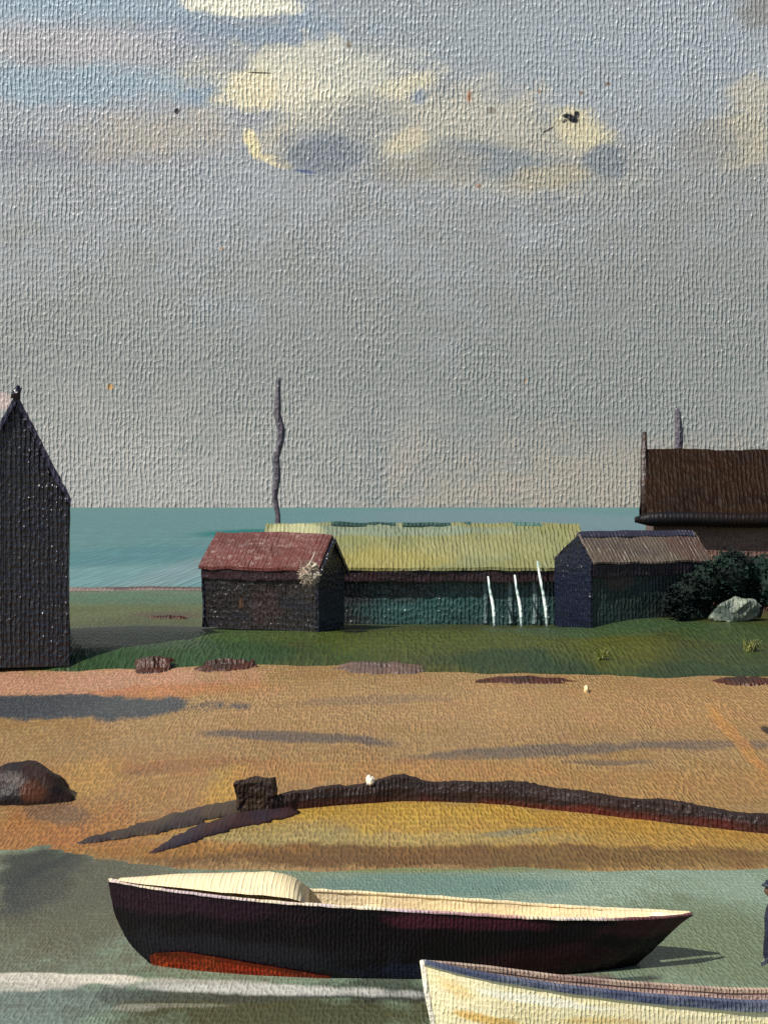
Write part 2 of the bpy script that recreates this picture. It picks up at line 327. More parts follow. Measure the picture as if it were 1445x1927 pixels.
# ================================================================== BUILDINGS
def gabled(t, L, W, hw, hr, m_wall, m_gable, m_roof, m_fascia, ov=.35, ov_x=.25, th=.12, seed=0., fh=.3, ap=.5):
    """shed from local (0..L, 0..W): walls, end walls with gables, roof, eaves board, ridge board"""
    bm = bmesh.new(); extrude_x(bm, [(0, 0), (W, 0), (W, hw), (W*ap, hr-.02), (0, hw)], .02, L-.02, 10); wob(bm, .05, .8, seed); wob(bm, .03, 3.6, seed+2)
    obj('wall', bm, m_wall, t)
    for x0, x1 in ((-.05, .03), (L-.03, L+.05)):      # boarded gable ends
        bm = bmesh.new(); extrude_x(bm, [(-.05, 0), (W+.05, 0), (W+.05, hw+.02), (W*ap, hr+.02), (-.05, hw+.02)], x0, x1, 1); subdiv(bm, 7); wob(bm, .05, .8, seed); wob(bm, .035, 3.6, seed+2)
        obj('gable_end', bm, m_gable, t)
    s = (hr-hw)/(W*ap); z0 = hw-s*ov; s2 = (hr-hw)/(W*(1-ap)); z1 = hw-s2*ov
    bm = bmesh.new()
    extrude_x(bm, [(-ov, z0+.04), (W*ap, hr+.04), (W+ov, z1+.04), (W+ov, z1+.04+th), (W*ap, hr+.06+th), (-ov, z0+.04+th)], -ov_x, L+ov_x, 14); wob(bm, .06, .9, seed+3); wob(bm, .028, 3.4, seed+4)
    rf = obj('roof', bm, m_roof, t)
    bm = bmesh.new(); extrude_x(bm, [(-ov+.05, z0-fh), (-ov+.13, z0-fh), (-ov+.13, z0+.02), (-ov+.05, z0+.02)], -ov_x+.05, L+ov_x-.05, 14); wob(bm, .05, .7, seed+5); wob(bm, .035, 3.8, seed+6)
    obj('eaves_board', bm, m_fascia, t)
    return rf
M_tar = paint('tar_black', (32, 31, 36), 46, tint=(25, 25, 36), relief=.68, rough=.28, spec=.6, var=.25, skew=.5)
M_navy = paint('tar_navy', (24, 25, 44), 47, tint=(18, 18, 28), relief=.62, rough=.3, spec=.45, var=.2, skew=.9)
M_fasc = paint('dark_board', (44, 28, 32), 49, tint=(32, 24, 26), relief=.45, rough=.35, var=.2)

# tall net shed at the left edge
bx = P(131, 1250, 43); rz = R(14)
t = thing('net_shed', 'tall narrow tarred black net shed with steep pointed gable at left edge', 'shed', (bx.x, 43, 1.95), rz)
prof_r = [(0, 0), (0, 5.55), (-.42, 6.4), (-1.72, 9.02), (-3.2, 6.3), (-3.6, 5.55), (-3.6, 0)]
def plate(bm, pts, y0, y1):                           # (x,z) outline given depth
    a = [bm.verts.new((x, y0, z)) for x, z in pts]; b = [bm.verts.new((x, y1, z)) for x, z in pts]
    n = len(pts)
    bm.faces.new(a); bm.faces.new(b[::-1])
    for i in range(n): bm.faces.new((a[i], b[i], b[(i+1) % n], a[(i+1) % n]))
    bmesh.ops.recalc_face_normals(bm, faces=bm.faces[:])
bm = bmesh.new(); plate(bm, prof_r, 0, 3.6); subdiv(bm, 9); wob(bm, .05, .7, 2); wob(bm, .035, 3.4, 2); obj('wall', bm, M_tar, t)
k = 0
bm = bmesh.new()                                      # vertical tarred boards on the front
x = -3.58
while x < -.02:
    w = min(random.uniform(.26, .36), -.01-x)
    top = interp([(-3.6, 5.55), (-3.2, 6.3), (-1.72, 9.0), (-.42, 6.4), (0, 5.55)], x+w/2)-.05
    box(bm, x+.008, x+w-.008, -.035-random.random()*.02, -.004, .05, top); x += w
obj('board_cladding', bm, M_tar, t)
bm = bmesh.new(); plate(bm, [(.0, 5.45), (.06, 5.62), (-.36, 6.48), (-1.7, 9.14), (-1.78, 8.98), (-.48, 6.36)], -.14, 3.75); subdiv(bm, 7); wob(bm, .03, 1, 1)
plate(bm, [(-3.66, 5.5), (-3.7, 5.62), (-3.24, 6.4), (-1.74, 9.14), (-1.66, 8.98), (-3.12, 6.28)], -.135, 3.745)
subdiv(bm, 5); wob(bm, .04, 3.2, 3)
obj('roof', bm, paint('shed_roof_tar', (58, 56, 74), 46, tint=(44, 42, 58), relief=.45, rough=.35, skew=.5), t)
bm = bmesh.new(); tube(bm, [Vector((-1.74, -.1, 9.0)), Vector((-1.72, -.1, 9.2)), Vector((-1.6, -.12, 9.42))], [.16, .15, .09], 8); obj('finial', bm, M_tar, t, True)

# red-roofed hut
c0 = P(598, 1187, 46.5)
t = thing('red_roofed_hut', 'small dark hut with dull red roof and navy end wall beside the long green shed', 'hut', (c0.x, 46.5, 2.78), R(-22))
t.location.x -= 4.75*math.cos(R(22)); t.location.y += 4.75*math.sin(R(22))
M_hut = paint('hut_wall', (35, 30, 29), 47, tint=(26, 26, 31), relief=.62, rough=.3, spec=.5, var=.25, patches=[(1.6, .95, .08, .2, 0, (92, 58, 32), .55, .9), (2.6, .9, .6, .7, 0, (50, 34, 32), .6, .9)])
rf = gabled(t, 4.75, 2.2, 2.3, 3.38, M_hut, M_navy, paint('red_roof', (116, 64, 55), 48, tint=(98, 52, 46), illum=ROOF, relief=.48, var=.16), M_fasc, ov=.16, ov_x=.1, seed=1)
# navy barge boards on the end
bm = bmesh.new(); extrude_x(bm, [(-.18, 2.12), (1.1, 3.4), (2.38, 2.12), (2.38, 1.92), (1.1, 3.2), (-.18, 1.92)], 4.88, 4.96, 1); obj('barge_board', bm, M_navy, t)

# long green-roofed shed
t = thing('long_shed', 'long low shed with pale yellow green roof and dark teal wall', 'shed', (-4.7, 51, 2.5), 0)
LS = 12.6
roof_p = [(10.5, 3.4, 3.5, .5, 0, (158, 158, 106), .7, .9), (4, 2.7, 3.2, .45, 0, (182, 168, 92), .7, .9), (5.5, 3.85, 5.0, .2, 0, (146, 162, 140), .8, .8), (9, 3.1, 3, .3, 0, (172, 170, 116), .6, .8), (.9, 3.8, 1., .3, 0, (216, 214, 160), .8, .7)]
M_groof = paint('green_roof', (156, 156, 100), 51, patches=roof_p, tint=(148, 152, 108), illum=ROOF*1.15, relief=.48, var=.12)
wall_p = [(3.4, .9, 1.2, 1.0, 0, (44, 40, 42), .8, .9), (6.5, .7, 2.4, .6, 0, (46, 78, 76), .7, .9), (5.6, 1.6, 1.0, .5, 0, (58, 50, 48), .6, .9)]
rf = gabled(t, LS, 4., 2.52, 3.95, paint('teal_wall', (42, 66, 64), 51, patches=wall_p, tint=(34, 56, 58), relief=.62, rough=.3, spec=.5, var=.2), M_navy, M_groof, M_fasc, ov=.4, ov_x=.2, seed=4, fh=.4)
bm = bmesh.new()                                      # broken dark ridge capping
for x0, x1 in ((2.5, 5.2), (5.5, 8.3), (9.6, 11.2)):
    extrude_x(bm, [(1.82, 3.98), (2, 4.1), (2.18, 3.98), (2.18, 4.04), (2, 4.17), (1.82, 4.04)], x0, x1, 6)
wob(bm, .07, 1.3, 2)
obj('ridge_cap', bm, paint('ridge_dark', (34, 58, 52), 53, tint=(70, 100, 90), relief=.4), t)
M_white = paint('chalk_white', (206, 214, 208), 50, tint=(150, 170, 166), relief=.5, var=.3)
M_faint = paint('worn_white', (136, 152, 150), 50, tint=(76, 96, 96), relief=.5, var=.4, grain=(.3, .6))
for px in (913, 960, 1006):                           # worn upright battens on the wall
    w = .16
    x = (px-CX)/F*50.9+4.7
    bm = bmesh.new(); box(bm, x-w/2, x+w/2, -.05, .005, .15, 2.0); subdiv(bm, 2); wob(bm, .05, 2, px); obj('batten', bm, M_faint, t)
for i, (pa, pb, lab) in enumerate((((918, 1085), (930, 1178), 'white pole leaning on teal shed wall, nearest to the red roofed hut'), ((968, 1082), (981, 1168), 'white pole leaning on teal shed wall, middle one of three'), ((1011, 1056), (1029, 1178), 'longest white pole leaning on the teal shed beside the navy end wall'))):
    a = P(pa[0], pa[1], 50.45); b = P(pb[0], pb[1], 49.6)
    b.z = grass_z(b.x, b.y)+.0
    bm = bmesh.new(); mid = (a+b)/2+Vector((.04, -.02, 0))
    tube(bm, [b, lerp(b, mid, .5)+Vector((.02, 0, 0)), mid, lerp(mid, a, .5)+Vector((-.02, 0, 0)), a], [.055, .07, .065, .055, .035], 7)
    for v in bm.verts: v.co -= b
    o = obj('leaning_pole', bm, M_white, None, True); o.location = b
    tag(o, lab, 'pole', 'white poles leaning on the shed')

# hut with navy end and taupe roof
c0 = P(1112, 1175, 47.4)
t = thing('taupe_roofed_hut', 'low hut with grey brown roof and navy blue end wall beside dark bushes', 'hut', (c0.x, 47.4, 2.7), R(24))
gabled(t, 5.4, 2.45, 2.62, 3.5, paint('dark_green_wall', (36, 52, 48), 48, tint=(30, 42, 42), relief=.5, var=.25, patches=[(1.4, 1.8, .6, .3, 0, (66, 54, 48), .7, .8), (3.4, 1.0, .6, 1., 0, (24, 32, 30), .7, .9)]), paint('navy_blue_end', (22, 29, 54), 48, tint=(18, 22, 40), relief=.6, var=.2, skew=.9, illum=1.7, rough=.3, spec=.4),
       paint('taupe_roof', (116, 102, 86), 48, tint=(98, 86, 76), illum=ROOF, relief=.48, patches=[(4.6, 3.2, 1., .6, 0, (104, 78, 66), .8, .8)]), paint('plum_board', (28, 19, 29), 48, tint=(21, 18, 25), relief=.45), ov=.18, ov_x=.0, seed=8, fh=.42, th=.07, ap=.36)
bm = bmesh.new(); extrude_x(bm, [(.7, 3.44), (.88, 3.64), (1.12, 3.5), (1.12, 3.56), (.88, 3.7), (.7, 3.5)], .05, 5.3, 8); wob(bm, .05, 1.2, 3)
obj('ridge_board', bm, paint('ridge_slate', (44, 42, 56), 48, relief=.4), t)

# big brown-roofed building on the right
ex = (1216-CX)/F*57.4
t = thing('brown_roofed_building', 'big building with steep dark brown roof and thick black eaves behind the huts', 'building', (ex, 57.4, 2.6), R(-8))
M_brown = paint('brown_roof', (46, 29, 15), 58, tint=(36, 23, 12), illum=1.75, relief=.3, var=.08, rough=.5, spec=.06, dry=.06)
M_black = paint('black_eaves', (28, 20, 18), 57, tint=(20, 20, 26), relief=.2, illum=1.5, rough=.5, spec=.15)
bm = bmesh.new(); extrude_x(bm, [(0, 0), (5.5, 0), (5.5, 4.0), (3.2, 7.0), (2.3, 7.0), (0, 4.0)], .3, 16, 6); obj('wall', bm, paint('pink_brown_wall', (96, 72, 62), 57, tint=(76, 56, 47), relief=.48, var=.2, illum=.8), t)
bm = bmesh.new(); extrude_x(bm, [(-.35, 4.2), (1.8, 7.15), (3.7, 7.15), (5.9, 4.2), (5.9, 4.3), (3.75, 7.32), (1.72, 7.32), (-.4, 4.3)], .02, 16.2, 24); wob(bm, .1, .5, 3); wob(bm, .05, 3, 3); obj('roof', bm, M_brown, t)
bm = bmesh.new(); rings = []
for i in range(26):                                   # thick rounded eaves
    q = i/25; x = -.55+q*16.6; k = min(1, math.sqrt(max(0., 1-(1-min(1, (x+.6)/1.6))**2))+.12)
    rings.append([bm.verts.new((x, -.45+.32*math.cos(a)*k, 4.13+(.34*math.sin(a))*k+.03*math.sin(x*1.1))) for a in [2*math.pi*j/10 for j in range(10)]])
for a, b in zip(rings, rings[1:]):
    for j in range(10): bm.faces.new((a[j], a[(j+1) % 10], b[(j+1) % 10], b[j]))
bm.faces.new(rings[0]); bm.faces.new(rings[-1]); bmesh.ops.recalc_face_normals(bm, faces=bm.faces[:])
obj('eaves', bm, M_black, t, True)
bm = bmesh.new(); tube(bm, [Vector((-.05, .4, 4.3)), Vector((-.04, 1.0, 6.)), Vector((-.02, 1.6, 7.2)), Vector((0.02, 1.7, 8.15))], [.15, .17, .16, .1], 8); obj('corner_post', bm, paint('post_brown', (58, 40, 34), 58, tint=(48, 46, 42), relief=.4), t, True)

# masts
M_mast = paint('mast_grey', (102, 97, 104), 56, tint=(86, 80, 92), relief=.45, illum=1.25)
def mast(name, pts, D, base_z, radii, label, cat):
    p = [P(px, py, D) for px, py in pts]; b = Vector((p[-1].x, D, base_z)); p.append(b)
    bm = bmesh.new(); q = []; rr = []
    for i in range(len(p)-1):
        for k in range(4):
            q.append(lerp(p[i], p[i+1], k/4)); rr.append(lerp(radii[i], radii[i+1], k/4))
    q.append(p[-1]); rr.append(radii[-1]); q.reverse(); rr.reverse()
    q = [a-b for a in q]
    tube(bm, q, rr, 9)
    o = obj(name, bm, M_mast, None, True); o.location = b
    return tag(o, label, cat)
mast('mast', [(525, 710), (523, 745), (522, 780), (530, 810), (527, 835), (520, 860), (522, 900), (517, 935), (523, 970)], 57, 2.6, [.05, .14, .17, .17, .15, .16, .16, .13, .12, .13], 'tall thin crooked grey mast rising behind the red roofed hut', 'mast')
mast('pole', [(1273, 768), (1276, 800), (1277, 830), (1275, 860)], 63.5, 2.6, [.12, .2, .22, .19, .2], 'short grey pole sticking up behind the dark brown roof', 'pole')

# ================================================================== PLANTS AND SMALL THINGS ON THE BANK
def bush(c, r, label, n=900, colr=(26, 46, 36), seed=1):
    rnd = random.Random(seed)
    t = thing('bush', label, 'bush', c, 0, 'dark bushes at the right')
    m = paint('bush_leaf_%d' % seed, colr, 46, tint=(14, 22, 20), relief=.35, rough=.7, spec=.12, var=.4, illum=1.15)
    bm = bmesh.new()
    lumps = [(Vector((rnd.uniform(-.6, .6)*r[0], rnd.uniform(-.5, .5)*r[1], rnd.uniform(.35, .75)*r[2])), rnd.uniform(.35, .6)) for _ in range(9)]
    for _ in range(n):
        lc, lr = rnd.choice(lumps)
        d = Vector((rnd.gauss(0, 1), rnd.gauss(0, 1), rnd.gauss(0, 1))).normalized()*lr*rnd.uniform(.6, 1.05)
        p = lc+Vector((d.x*r[0]*.8, d.y*r[1]*.8, d.z*r[2]*.75)); p.z = max(.03, p.z)
        a = Vector((rnd.gauss(0, 1), rnd.gauss(0, 1), rnd.gauss(0, .6))).normalized(); b = a.orthogonal().normalized(); s = rnd.uniform(.06, .15)
        bm.faces.new([bm.verts.new(p+a*s), bm.verts.new(p+b*s*.5), bm.verts.new(p-a*s), bm.verts.new(p-b*s*.5)])
    for lc, lr in lumps: blob(bm, lc, (r[0]*lr*.66, r[1]*lr*.66, r[2]*lr*.6), .3, 2., rnd.random()*9, 2)
    obj('foliage', bm, m, t)
    bm = bmesh.new()
    for q in range(5):
        e = Vector((rnd.uniform(-.5, .5)*r[0], rnd.uniform(-.4, .4)*r[1], r[2]*.6))
        tube(bm, [Vector((0, 0, -.1)), e*.5+Vector((0, 0, .1)), e], [.07, .05, .02], 6)
    obj('stem', bm, M_fasc, t)
for px, D, r, lab, colr, sd in ((1425, 48.9, (2., 1.0, 2.6), 'tall dark green bush at the right edge', (28, 48, 40), 1), (1335, 49., (1.5, .9, 2.05), 'dark green bush beside the grey brown roofed hut', (28, 44, 36), 2), (1275, 47.6, (.75, .5, 1.2), 'smallest blackish bush in front of the hut wall', (26, 36, 32), 3), (1490, 49.5, (1.5, 1., 2.4), 'dark bush cut by the right edge behind the tall bush', (26, 44, 36), 4)):
    x = (px-CX)/F*D; bush((x, D, grass_z(x, D)-.03), r, lab, 3200, colr, sd)
# pale rock
p = Vector(((1372-CX)/F*47.3, 47.3, 0)); p.z = grass_z(p.x, p.y); bm = bmesh.new(); blob(bm, (0, 0, .3), (.74, .5, .62), .35, 1.4, 4.2, 4, -.5); wob(bm, .09, 3.1, 4); wob(bm, .05, 8, 2)
for v in bm.verts: v.co.x += v.co.z*.55
o = obj('boulder', bm, paint('pale_rock', (128, 136, 120), 45, tint=(62, 74, 66), relief=.6, var=.45, grain=(.9, 2.2), illum=1.2), None, True); o.location = p; tag(o, 'pale grey boulder lying in front of the dark bushes', 'boulder')
# yellow grass tufts
def tuft(px, py, label, n, s, colr, seed):
    rnd = random.Random(seed); p = hit(px, py, grass_z); bm = bmesh.new()
    for _ in range(n):
        a = Vector((rnd.uniform(-.25, .25)*s, rnd.uniform(-.2, .2)*s, -.03)); d = Vector((rnd.uniform(-1, 1), rnd.uniform(-.8, .5), 1.1))*s*rnd.uniform(.35, .7)
        tube(bm, [a, a+d*.5+Vector((0, 0, .08*s)), a+d], [.022, .018, .006], 5)
    o = obj('grass_tuft', bm, paint('straw_%d' % seed, colr, 45, tint=(110, 112, 50), relief=.3, illum=1.2), None); o.location = p
    tag(o, label, 'grass tuft', 'yellow grass tufts on the bank')
tuft(1410, 1225, 'yellow grass tuft on the bank below the pale boulder', 14, .65, (100, 102, 46), 3)
tuft(1130, 1240, 'yellowish grass tuft on the bank below the navy blue end wall', 16, .6, (96, 98, 38), 5)
# matted weed along the foot of the bank
M_weed = paint('red_weed', (76, 42, 29), 42, tint=(52, 35, 28), illum=1.25, relief=.55, var=.3)
M_weedp = paint('purple_weed', (104, 84, 74), 42, tint=(84, 70, 66), illum=1.25, relief=.55, var=.3)
for px, py, rx, ry, m, lab in ((287, 1253, 38, 9, M_weed, 'small red brown weed clump on the sand edge, nearest the black net shed'), (425, 1252, 58, 9, M_weed, 'red brown weed clump at the bank foot below the red roofed hut'), (715, 1252, 85, 12, M_weedp, 'greyish purple weed strip at the bank foot below the green roofed shed'),
                            (990, 1277, 92, 7, M_weed, 'long thin red brown weed strip at the bank foot'), (1400, 1278, 58, 9, M_weed, 'red brown weed clump at the bank foot by the right edge'), (320, 1160, 40, 5, M_weed, 'small brown patch of weed on the grass behind the net shed')):
    f = (lambda x, y: max(grass_z(x, y) if y > edge_y(x) else -9, beach_z(x, y)))
    p = hit(px, py+ry*.6, f)
    S = F/p.y; bm = bmesh.new(); A = rx/S; B = ry/20; sd = px*.013
    cv = bm.verts.new((0, 0, .09)); prev = None
    for k in range(1, 9):
        ring = []
        for j in range(64):
            an = 2*math.pi*j/64; q = k/8*(1+.28*noise.noise(Vector((math.cos(an)*2.2, math.sin(an)*2.2, sd)))+.3*noise.noise(Vector((math.cos(an)*7, math.sin(an)*7, sd)))*k/8)
            x = A*q*math.cos(an); y = B*q*math.sin(an)
            z = f(p.x+x, p.y+y)-p.z+(.12*(1-(k/8)**2)+.05*noise.noise(Vector((x*3, y*3, sd))) if k < 8 else -.05)
            ring.append(bm.verts.new((x, y, z)))
        for j in range(64):
            if prev: bm.faces.new((prev[j], ring[j], ring[(j+1) % 64], prev[(j+1) % 64]))
            else: bm.faces.new((cv, ring[j], ring[(j+1) % 64]))
        prev = ring
    o = obj('weed_clump', bm, m, None, True); o.location = p; tag(o, lab, 'weed clump', 'weed clumps along the bank')
# pale fluff caught on the hut corner
rnd = random.Random(5); p = P(582, 1080, 45.75)
bm = bmesh.new(); blob(bm, (0, 0, 0), (.3, .22, .36), .5, 2., 3., 3)
for v in bm.verts: v.co.x += v.co.z*.25
for _ in range(150):
    d = Vector((rnd.gauss(0, 1), rnd.gauss(0, 1), rnd.gauss(0, 1))).normalized()
    s = rnd.uniform(.28, .45); a = Vector((d.x*.22, d.y*.2, d.z*.28)); e = a+Vector((d.x*s*.5, d.y*s*.4, d.z*s*.6)); k = Vector((rnd.gauss(0, .07), rnd.gauss(0, .05), rnd.gauss(0, .07)))
    tube(bm, [a, (a+e)/2+k, e], [.016, .012, .006], 4)
tube(bm, [Vector((-.15, -.1, .2)), Vector((-.3, -.12, .45)), Vector((-.36, -.1, .6))], [.02, .016, .01], 5)
tube(bm, [Vector((.0, -.05, .3)), Vector((.12, -.05, .55)), Vector((.22, .02, .8))], [.03, .03, .012], 5)
o = obj('fibre_tuft', bm, paint('fluff', (190, 178, 160), 46, tint=(140, 124, 108), relief=.3, rough=.6, var=.4, illum=1.1), None); o.location = p
tag(o, 'pale frayed tuft of fibre caught on the corner of the red roofed hut', 'tuft')

# ================================================================== BEACH THINGS
# dark rock at left
p = hit(36, 1512); S = F/p.y; bm = bmesh.new(); blob(bm, (0, 0, .12), (1.25, .85, .78), .22, 1.1, 2.3, 4, -.5)
for v in bm.verts: v.co.z -= max(0, v.co.x)*.22
o = obj('rock', bm, paint('dark_rock', (54, 38, 32), 30, tint=(34, 28, 29), relief=.35, rib=.12, spec=.2, rough=.5, var=.35, illum=1.2, patches=[(-.2, .2, .6, .22, 0, (26, 22, 24), .9, .8), (.35, .3, .3, .2, 0, (96, 54, 30), .7, .9)]), None, True); o.location = p; o.location.y += .6
tag(o, 'rounded dark brown rock on the sand at the left edge', 'rock')
# groyne: planked breakwater of dark timber with an end post and a weedy toe
line = [(505, 1527), (560, 1520), (640, 1512), (740, 1505), (850, 1506), (960, 1512), (1080, 1524), (1200, 1538), (1320, 1552), (1445, 1566), (1600, 1584)]
pts = [hit(*q) for q in line]
base = pts[0].copy()
t = thing('groyne', 'long low groyne of dark brown timber curving across the sand', 'groyne', base)
M_tim = paint('groyne_timber', (44, 29, 24), 30, tint=(34, 25, 24), relief=.55, var=.35, spec=.22, rough=.5, illum=1.1, patches=[(7, .0, 3.4, .15, 0, (84, 32, 20), .8, 1.2), (2.2, .06, 1.6, .12, 0, (62, 28, 20), .7, 1.2)])
M_timd = paint('groyne_post_wood', (44, 32, 29), 30, tint=(54, 41, 30), relief=.6, var=.3, spec=.2, rough=.5, illum=1.1)
def along(n):
    q = []
    for a, b in zip(pts, pts[1:]):
        for k in range(n): q.append(lerp(a, b, k/n))
    return q+[pts[-1]]
wl = along(16); tops = []; bm = bmesh.new(); rings = []
for i, q in enumerate(wl):
    d = (wl[min(i+1, len(wl)-1)]-wl[max(i-1, 0)]); d.z = 0; d.normalize(); nrm = Vector((-d.y, d.x, 0))
    hh = interp([(0, .42), (8, .46), (14, .5), (19, .58), (22, .46), (27, .5), (32, .54), (38, .46), (44, .44), (50, .4), (60, .38)], i*6/16)-.08+.1*noise.noise(Vector((i*.07, 0, 2)))+.02*noise.noise(Vector((i*.9, 0, 5)))+.0004*i
    w = .16; tops.append((q, hh))
    rings.append([bm.verts.new(q-base+nrm*s+Vector((0, 0, z))) for s, z in ((-w, -.2), (-w, hh*.55), (-w*.7, hh), (w*.7, hh+.02), (w, hh*.5), (w, -.2))])
for a, b in zip(rings, rings[1:]):
    for j in range(6): bm.faces.new((a[j], a[(j+1) % 6], b[(j+1) % 6], b[j]))
bm.faces.new(rings[0]); bm.faces.new(rings[-1]); bmesh.ops.recalc_face_normals(bm, faces=bm.faces[:]); wob(bm, .04, 1.2, 2); wob(bm, .03, 7, 2)
obj('plank_wall', bm, M_tim, t)
bm = bmesh.new(); e = hit(482, 1524)-base; box(bm, e.x-.44, e.x+.4, e.y-.25, e.y+.3, e.z-.2, e.z+.7); subdiv(bm, 5); wob(bm, .13, 1.7, 5); wob(bm, .07, 6., 2); obj('end_post', bm, M_timd, t)
# low weed-covered timbers running down from the end post
def toe(ptsx, widths, hgt, m, lab=None):
    q = [hit(*a) for a in ptsx]; bm = bmesh.new(); rings = []
    w2 = []
    for i in range(len(q)-1):
        for k in range(9): w2.append((lerp(q[i], q[i+1], k/9), lerp(widths[i], widths[i+1], k/9)))
    w2.append((q[-1], widths[-1]))
    for i, (a, w) in enumerate(w2):
        d = (w2[min(i+1, len(w2)-1)][0]-w2[max(i-1, 0)][0]); d.z = 0; d.normalize(); nrm = Vector((-d.y, d.x, 0))
        w *= 1+.4*noise.noise(Vector((i*.33, 3, w)))+.3*noise.noise(Vector((i*1.1, 7, 0)))
        rings.append([bm.verts.new(Vector((a.x, a.y, beach_z(a.x, a.y)))-base+nrm*w*s+Vector((0, 0, z*hgt*min(1, w*2.5)))) for s, z in ((-1, -.4), (-.8, .5), (-.2, 1.), (.4, .9), (.9, .4), (1, -.4))])
    for a, b in zip(rings, rings[1:]):
        for j in range(6): bm.faces.new((a[j], a[(j+1) % 6], b[(j+1) % 6], b[j]))
    bm.faces.new(rings[0]); bm.faces.new(rings[-1]); bmesh.ops.recalc_face_normals(bm, faces=bm.faces[:])
    return obj('weedy_timber', bm, m, t, True)
toe([(480, 1512), (400, 1528), (330, 1548), (250, 1567), (190, 1578), (148, 1588)], [.5, .55, .6, .45, .3, .1], .1, paint('grey_weed', (78, 66, 54), 29, tint=(54, 47, 46), relief=.35, rib=.12, spec=.2, rough=.5, var=.25, illum=1.3))
toe([(545, 1524), (450, 1545), (380, 1566), (330, 1588), (285, 1606)], [.5, .5, .42, .3, .08], .09, paint('plum_weed', (58, 36, 34), 28, tint=(44, 36, 44), relief=.35, rib=.12, spec=.2, rough=.5, var=.25, illum=1.3))
# small pale pebbles
for px, py, r, f, lab in ((1103, 1302, .1, beach_z, 'small cream pebble on the sand below the green bank'),):
    p = hit(px, py, f); bm = bmesh.new(); blob(bm, (0, 0, r*.8), (r*.8, r, r*1.3), .3, 1.6, 2.2, 3)
    o = obj('pebble', bm, paint('pebble_cream', (214, 196, 146), 40, relief=.4, illum=1.1), None, True); o.location = p; tag(o, lab, 'pebble')
q, hh = min(tops, key=lambda a: abs(CX+a[0].x*F/a[0].y-694)); bm = bmesh.new(); blob(bm, (0, 0, .09), (.1, .09, .13), .5, 2., 1.2, 3)
o = obj('shell', bm, paint('shell_white', (220, 208, 188), 30, relief=.4), None, True); o.location = q+Vector((0, -.06, hh-.03)); tag(o, 'tiny white shell lying on top of the dark groyne', 'shell')

# ================================================================== BOATS
def hull_pts(x_l, x_r, beam, sheer, keel, heel, shift, nt=90, nw=14, full=.5, inset=0., w0=0.):
    """stations from left end to right end; each a list of points from keel to sheer, both sides"""
    st = []
    for i in range(nt+1):
        q = i/nt
        tt = .5-.5*math.cos(math.pi*q)
        s = interp(sheer, tt); k = interp(keel, tt)
        b = max(.015, interp(beam, tt)-inset)
        port = []; stb = []
        for j in range(nw+1):
            w = w0+(1-w0)*j/nw
            z = lerp(k, s, w)
            xx = lerp(interp(x_l, z), interp(x_r, z), tt)
            if inset: xx = lerp(xx, (x_l[-1][1]+x_r[-1][1])/2, inset/4)
            yy = b*(1-(1-w)**2.2)**full
            for lst, sg in ((stb, -1), (port, 1)):
                y = sg*yy; lst.append(Vector((xx, y, z-y*math.tan(heel)+shift)))
        st.append((stb, port))
    return st
def loft(st, side, bm, j0=0, j1=None, off=0.):
    j1 = len(st[0][0])-1 if j1 is None else j1
    g = [[bm.verts.new(s[side][j]+Vector((0, (-off if side == 0 else off), 0))) for j in range(j0, j1+1)] for s in st]
    for a, b in zip(g, g[1:]):
        for j in range(j1-j0): bm.faces.new((a[j], a[j+1], b[j+1], b[j]))
def boat_shell(bm, st, j0=0, j1=None):
    for sd in (0, 1): loft(st, sd, bm, j0, j1)
    bmesh.ops.remove_doubles(bm, verts=bm.verts[:], dist=.002)
    bmesh.ops.recalc_face_normals(bm, faces=bm.faces[:])
def rail(bm, st, side, w, hgt, dz=0., out=.02):       # capping along the sheer
    rings = []
    for s in st:
        p = s[side][-1]; sg = -1 if side == 0 else 1
        rings.append([bm.verts.new(p+Vector((0, sg*a, b+dz))) for a, b in ((out, 0), (out, hgt), (-w, hgt), (-w, 0))])
    for a, b in zip(rings, rings[1:]):
        for j in range(4): bm.faces.new((a[j], a[(j+1) % 4], b[(j+1) % 4], b[j]))
    bm.faces.new(rings[0]); bm.faces.new(rings[-1]); bmesh.ops.recalc_face_normals(bm, faces=bm.faces[:])

# dark boat
bo = Vector((0, 20.7, 0))
t = thing('dark_boat', 'long dark purple black boat with cream deck and red bottom afloat near shore', 'boat', bo)
xl = [(-.6, -3.), (-.2, -3.5), (0, -3.78), (.16, -3.98), (.34, -4.14), (.6, -4.28), (.85, -4.38), (1.34, -4.47)]
xr = [(-.6, 3.5), (0, 4.1), (.3, 4.42), (.5, 4.62), (.68, 4.82), (.8, 5.0)]
beam = [(0, .02), (.04, .22), (.1, .42), (.2, .66), (.35, .84), (.55, .87), (.72, .78), (.86, .58), (.95, .36), (1, .1)]
sheer = [(0, 1.34), (.1, 1.24), (.25, 1.12), (.5, .98), (.75, .83), (.88, .79), (.96, .79), (1, .8)]
keel = [(0, -.35), (.1, -.5), (.5, -.6), (.9, -.5), (1, -.2)]
HE = R(9)
st = hull_pts(xl, xr, beam, sheer, keel, HE, .02)
hp = [(2, .55, 6, .12, 0, (20, 16, 18), .8, .8), (-2.2, .3, 2.2, .28, 0, (32, 33, 42), .7, .9), (-3, 1.12, 1.7, .18, -.05, (46, 27, 38), .75, .9), (4.3, .72, .8, .16, 0, (78, 36, 44), .8, .8), (1.4, .93, 1.3, .1, -.05, (80, 34, 48), .6, .9), (2.9, .3, 1.2, .2, 0, (50, 24, 28), .8, .9), (.4, .12, .9, .16, 0, (36, 42, 62), .8, .9)]
M_hull = paint('dark_hull', (22, 15, 19), 20, patches=hp, tint=(17, 14, 18), relief=.45, rough=.34, spec=.14, var=.25, illum=1.4)
